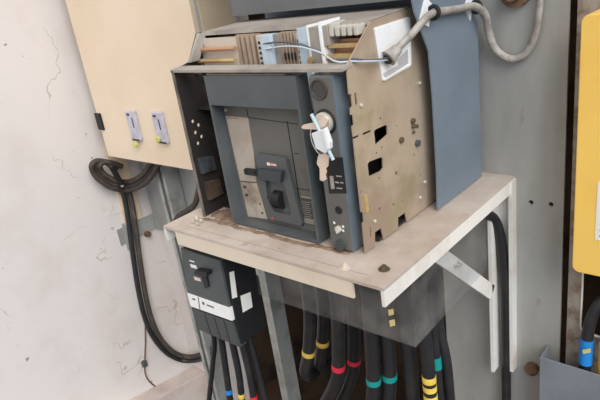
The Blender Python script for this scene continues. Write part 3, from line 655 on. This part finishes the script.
bm = tube(NB(), [W(121.3, 184, .05), W(122.6, 186.5, .05)], .006, 10, 1); tag(obj('cable_lug', bm, M_screw), 'pale metal lug on the short cable end in the loop', 'lug')
def drop(o1, dx): return [W(122+o1, 188, dx), W(126+o1, 205, dx), W(130+o1, 232, dx), W(134+o1, 262, dx), W(139+o1, 293, dx), W(145+o1, 318, dx), W(154+o1, 338, dx), W(167+o1*.8, 353-o1*.3, dx), W(181+o1*.5, 360-o1*.6, dx), at(195, 360.5-o1*.7, X=XW+.06+dx), at(206, 357-o1*.7, X=XW+.16), at(214, 352-o1*.7, X=XW+.26)]
for i, (o1, dx) in enumerate(((0, 0), (6.2, .004))):
    wire('hanging_cable', drop(o1, dx), .0105, M_cabled if i else M_cable, ('black cable running down the left wall and curving to the strut, left one', 'dusty black cable running down the left wall and curving to the strut, right one')[i], 'cable', 'cables down the left wall', seg=12)
tag(obj('wall_clip', prism(NB(), [at(x, y, X=XL+.006) for x, y in ((122, 224), (126, 223), (133, 250), (128, 250))], (-.005, 0, 0)), M_galv), 'small dark grey clip plate on the left wall behind the hanging cables', 'clip')
c = at(147.5, 234, X=XL+.012); tag(obj('wall_anchor', cyl(NB(), c - Vector((.008, 0, 0)), c + Vector((.01, 0, 0)), .012, 10), M_rust), 'rusty anchor stub on the grey corner sheet right of the hanging cables', 'anchor')
ww = thing('thin_wire', 'thin brown wire with a small clip on the lower left wall', 'wire', tuple(at(165, 398, X=XL+.01)))
obj('wire', tube(NB(), [at(x, y, X=XL+.006) for x, y in ((145, 318), (145.5, 340), (145, 355), (145, 372), (149, 381), (157, 388))] + [at(164, 396, X=XL+.08)], .003, 8), M_rust, ww, smooth=True)
a = at(144, 364, X=XL+.008); obj('wire_clip', box(NB(), XL, XL+.016, a.y-.008, a.y+.012, a.z-.014, a.z+.014, .002), M_dgrey, ww)

# ------------------------------------------------------------------ right side
YF = .44
y0 = at(577, 15, Y=YF); y1 = at(574, 271.5, Y=YF)
yb = thing('yellow_box', 'bright yellow enamelled metal box at the right edge', 'box', (.3, .48, y1.z))
YX = .147
def rr(x0, x1, z0, z1, rad, n=6):
    out = []
    for cx, cz, a0 in ((x1-rad, z1-rad, 0), (x0+rad, z1-rad, 90), (x0+rad, z0+rad, 180), (x1-rad, z0+rad, 270)):
        for k in range(n+1):
            a_ = math.radians(a0 + 90*k/n); out.append((cx + rad*math.cos(a_), YF, cz + rad*math.sin(a_)))
    return out
obj('body', prism(NB(), rr(YX, .46, y1.z, y0.z, .014), (0, .0795, 0), .002), M_yellow, yb)
pl = at(597, 182, Y=YF-.001); pl2 = at(597, 240, Y=YF-.001)
lbx = obj('side_label', box(NB(), pl2.x-.004, .30, YF-.0008, YF-.0002, pl2.z, pl.z), M_paper, yb, label='white printed label')
bm = NB()
for k in range(9): box(bm, pl2.x+.004, pl2.x+.03, YF-.0012, YF-.0008, pl2.z + .008 + k*.012, pl2.z + .011 + k*.012)
obj('label_print', bm, M_print, lbx)
pq = at(540, 357.5, Y=.465); bm = box(NB(), pq.x, .42, .465, .469, ZF, pq.z); box(bm, pq.x, pq.x+.004, .469, .5195, ZF, pq.z)
bp_ = obj('cover_plate', bm, M_boxg); tag(bp_, 'plain grey cover plate at the bottom right corner', 'plate')
c = at(533, 367, Y=YB); bm = cyl(NB(), c + Vector((0, .004, 0)), c - Vector((0, .014, 0)), .015, 20); ring(bm, c - Vector((0, .014, 0)), (0, 1, 0), .012, .004, 20, 8)
tag(obj('pipe_stub', bm, M_rust, smooth=True), 'small rusty pipe stub beside the foot of the white upright', 'pipe stub')
# cables in the opening below the yellow box
p = [at(608, 296, Y=.53), at(599, 304, Y=.515), at(591, 320, Y=.505), at(587, 340, Y=.497), at(585.5, 360, Y=.492), at(585, 378, Y=.492)]
p = [Vector((q.x, min(q.y, .60), q.z)) for q in p]
k1 = thing('right_cable', 'black cable with a bright blue printed wrap under the yellow box', 'cable', tuple(p[-1]))
p[-1] = Vector((p[-2].x, .492, p[-2].z-.2))
obj('sheath', tube(NB(), p, .0125, 14), M_cable, k1, smooth=True)
P_ = smooth_path(p, 8)
w0, w1 = at(587, 339, Y=.497), at(585.4, 363, Y=.492)
obj('blue_wrap', tube(NB(), [w0, (w0+w1)/2, w1], .0142, 18, 2), M_blue, k1, smooth=True)
obj('wrap_print', prism(NB(), [at(x, y, Y=.476) for x, y in ((582.5, 350), (590.5, 348.6), (590.5, 352.6), (583, 354))], (0, .002, 0)), M_lime, k1)
bm = tube(NB(), [at(609, 330, Y=.53), at(604.5, 345, Y=.50), at(603, 360, Y=.492), Vector((at(603, 360, Y=.492).x, .492, -.75))], .010, 12); k2 = obj('right_cable', bm, mat('ochre_cable', (190,150,70), .6), smooth=True); tag(k2, 'ochre cable at the right edge beside the blue wrapped cable', 'cable')

# ------------------------------------------------------------------ light
W_ = bpy.data.worlds.new('open_sky'); S.world = W_; W_.use_nodes = True
N = W_.node_tree.nodes; L = W_.node_tree.links; bg = N['Background']
tc = N.new('ShaderNodeTexCoord'); sx = N.new('ShaderNodeSeparateXYZ'); L.new(tc.outputs['Generated'], sx.inputs[0])
def mr(src, a, b):
    n = N.new('ShaderNodeMapRange'); n.inputs['From Min'].default_value = a; n.inputs['From Max'].default_value = b; n.interpolation_type = 'SMOOTHSTEP'; L.new(src, n.inputs['Value']); return n.outputs['Result']
def mix(f, a, b):
    n = N.new('ShaderNodeMix'); n.data_type = 'RGBA'; L.new(f, n.inputs['Factor'])
    for s, q in (('A', a), ('B', b)):
        if isinstance(q, tuple): n.inputs[s].default_value = q
        else: L.new(q, n.inputs[s])
    return n.outputs['Result']
warm = (1.06, .96, .86, 1); cool = (1.04, 1.27, 1.60, 1); ground = (.12, .105, .09, 1)
sky = mix(mr(sx.outputs['X'], -.2, .75), warm, cool)
L.new(mix(mr(sx.outputs['Z'], -.35, .12), ground, sky), bg.inputs['Color']); bg.inputs['Strength'].default_value = .88
sun = bpy.data.lights.new('sun', 'SUN'); sun.energy = 2.4; sun.angle = math.radians(40); sun.color = (1, .955, .895)
so = bpy.data.objects.new('sun', sun); COL.objects.link(so)
so.rotation_euler = Vector((-.80, .45, -.75)).to_track_quat('-Z', 'Y').to_euler()
vs = S.view_settings; vs.view_transform = 'Standard'; vs.look = 'None'; vs.exposure = 0.06; vs.gamma = 1; vs.use_curve_mapping = False
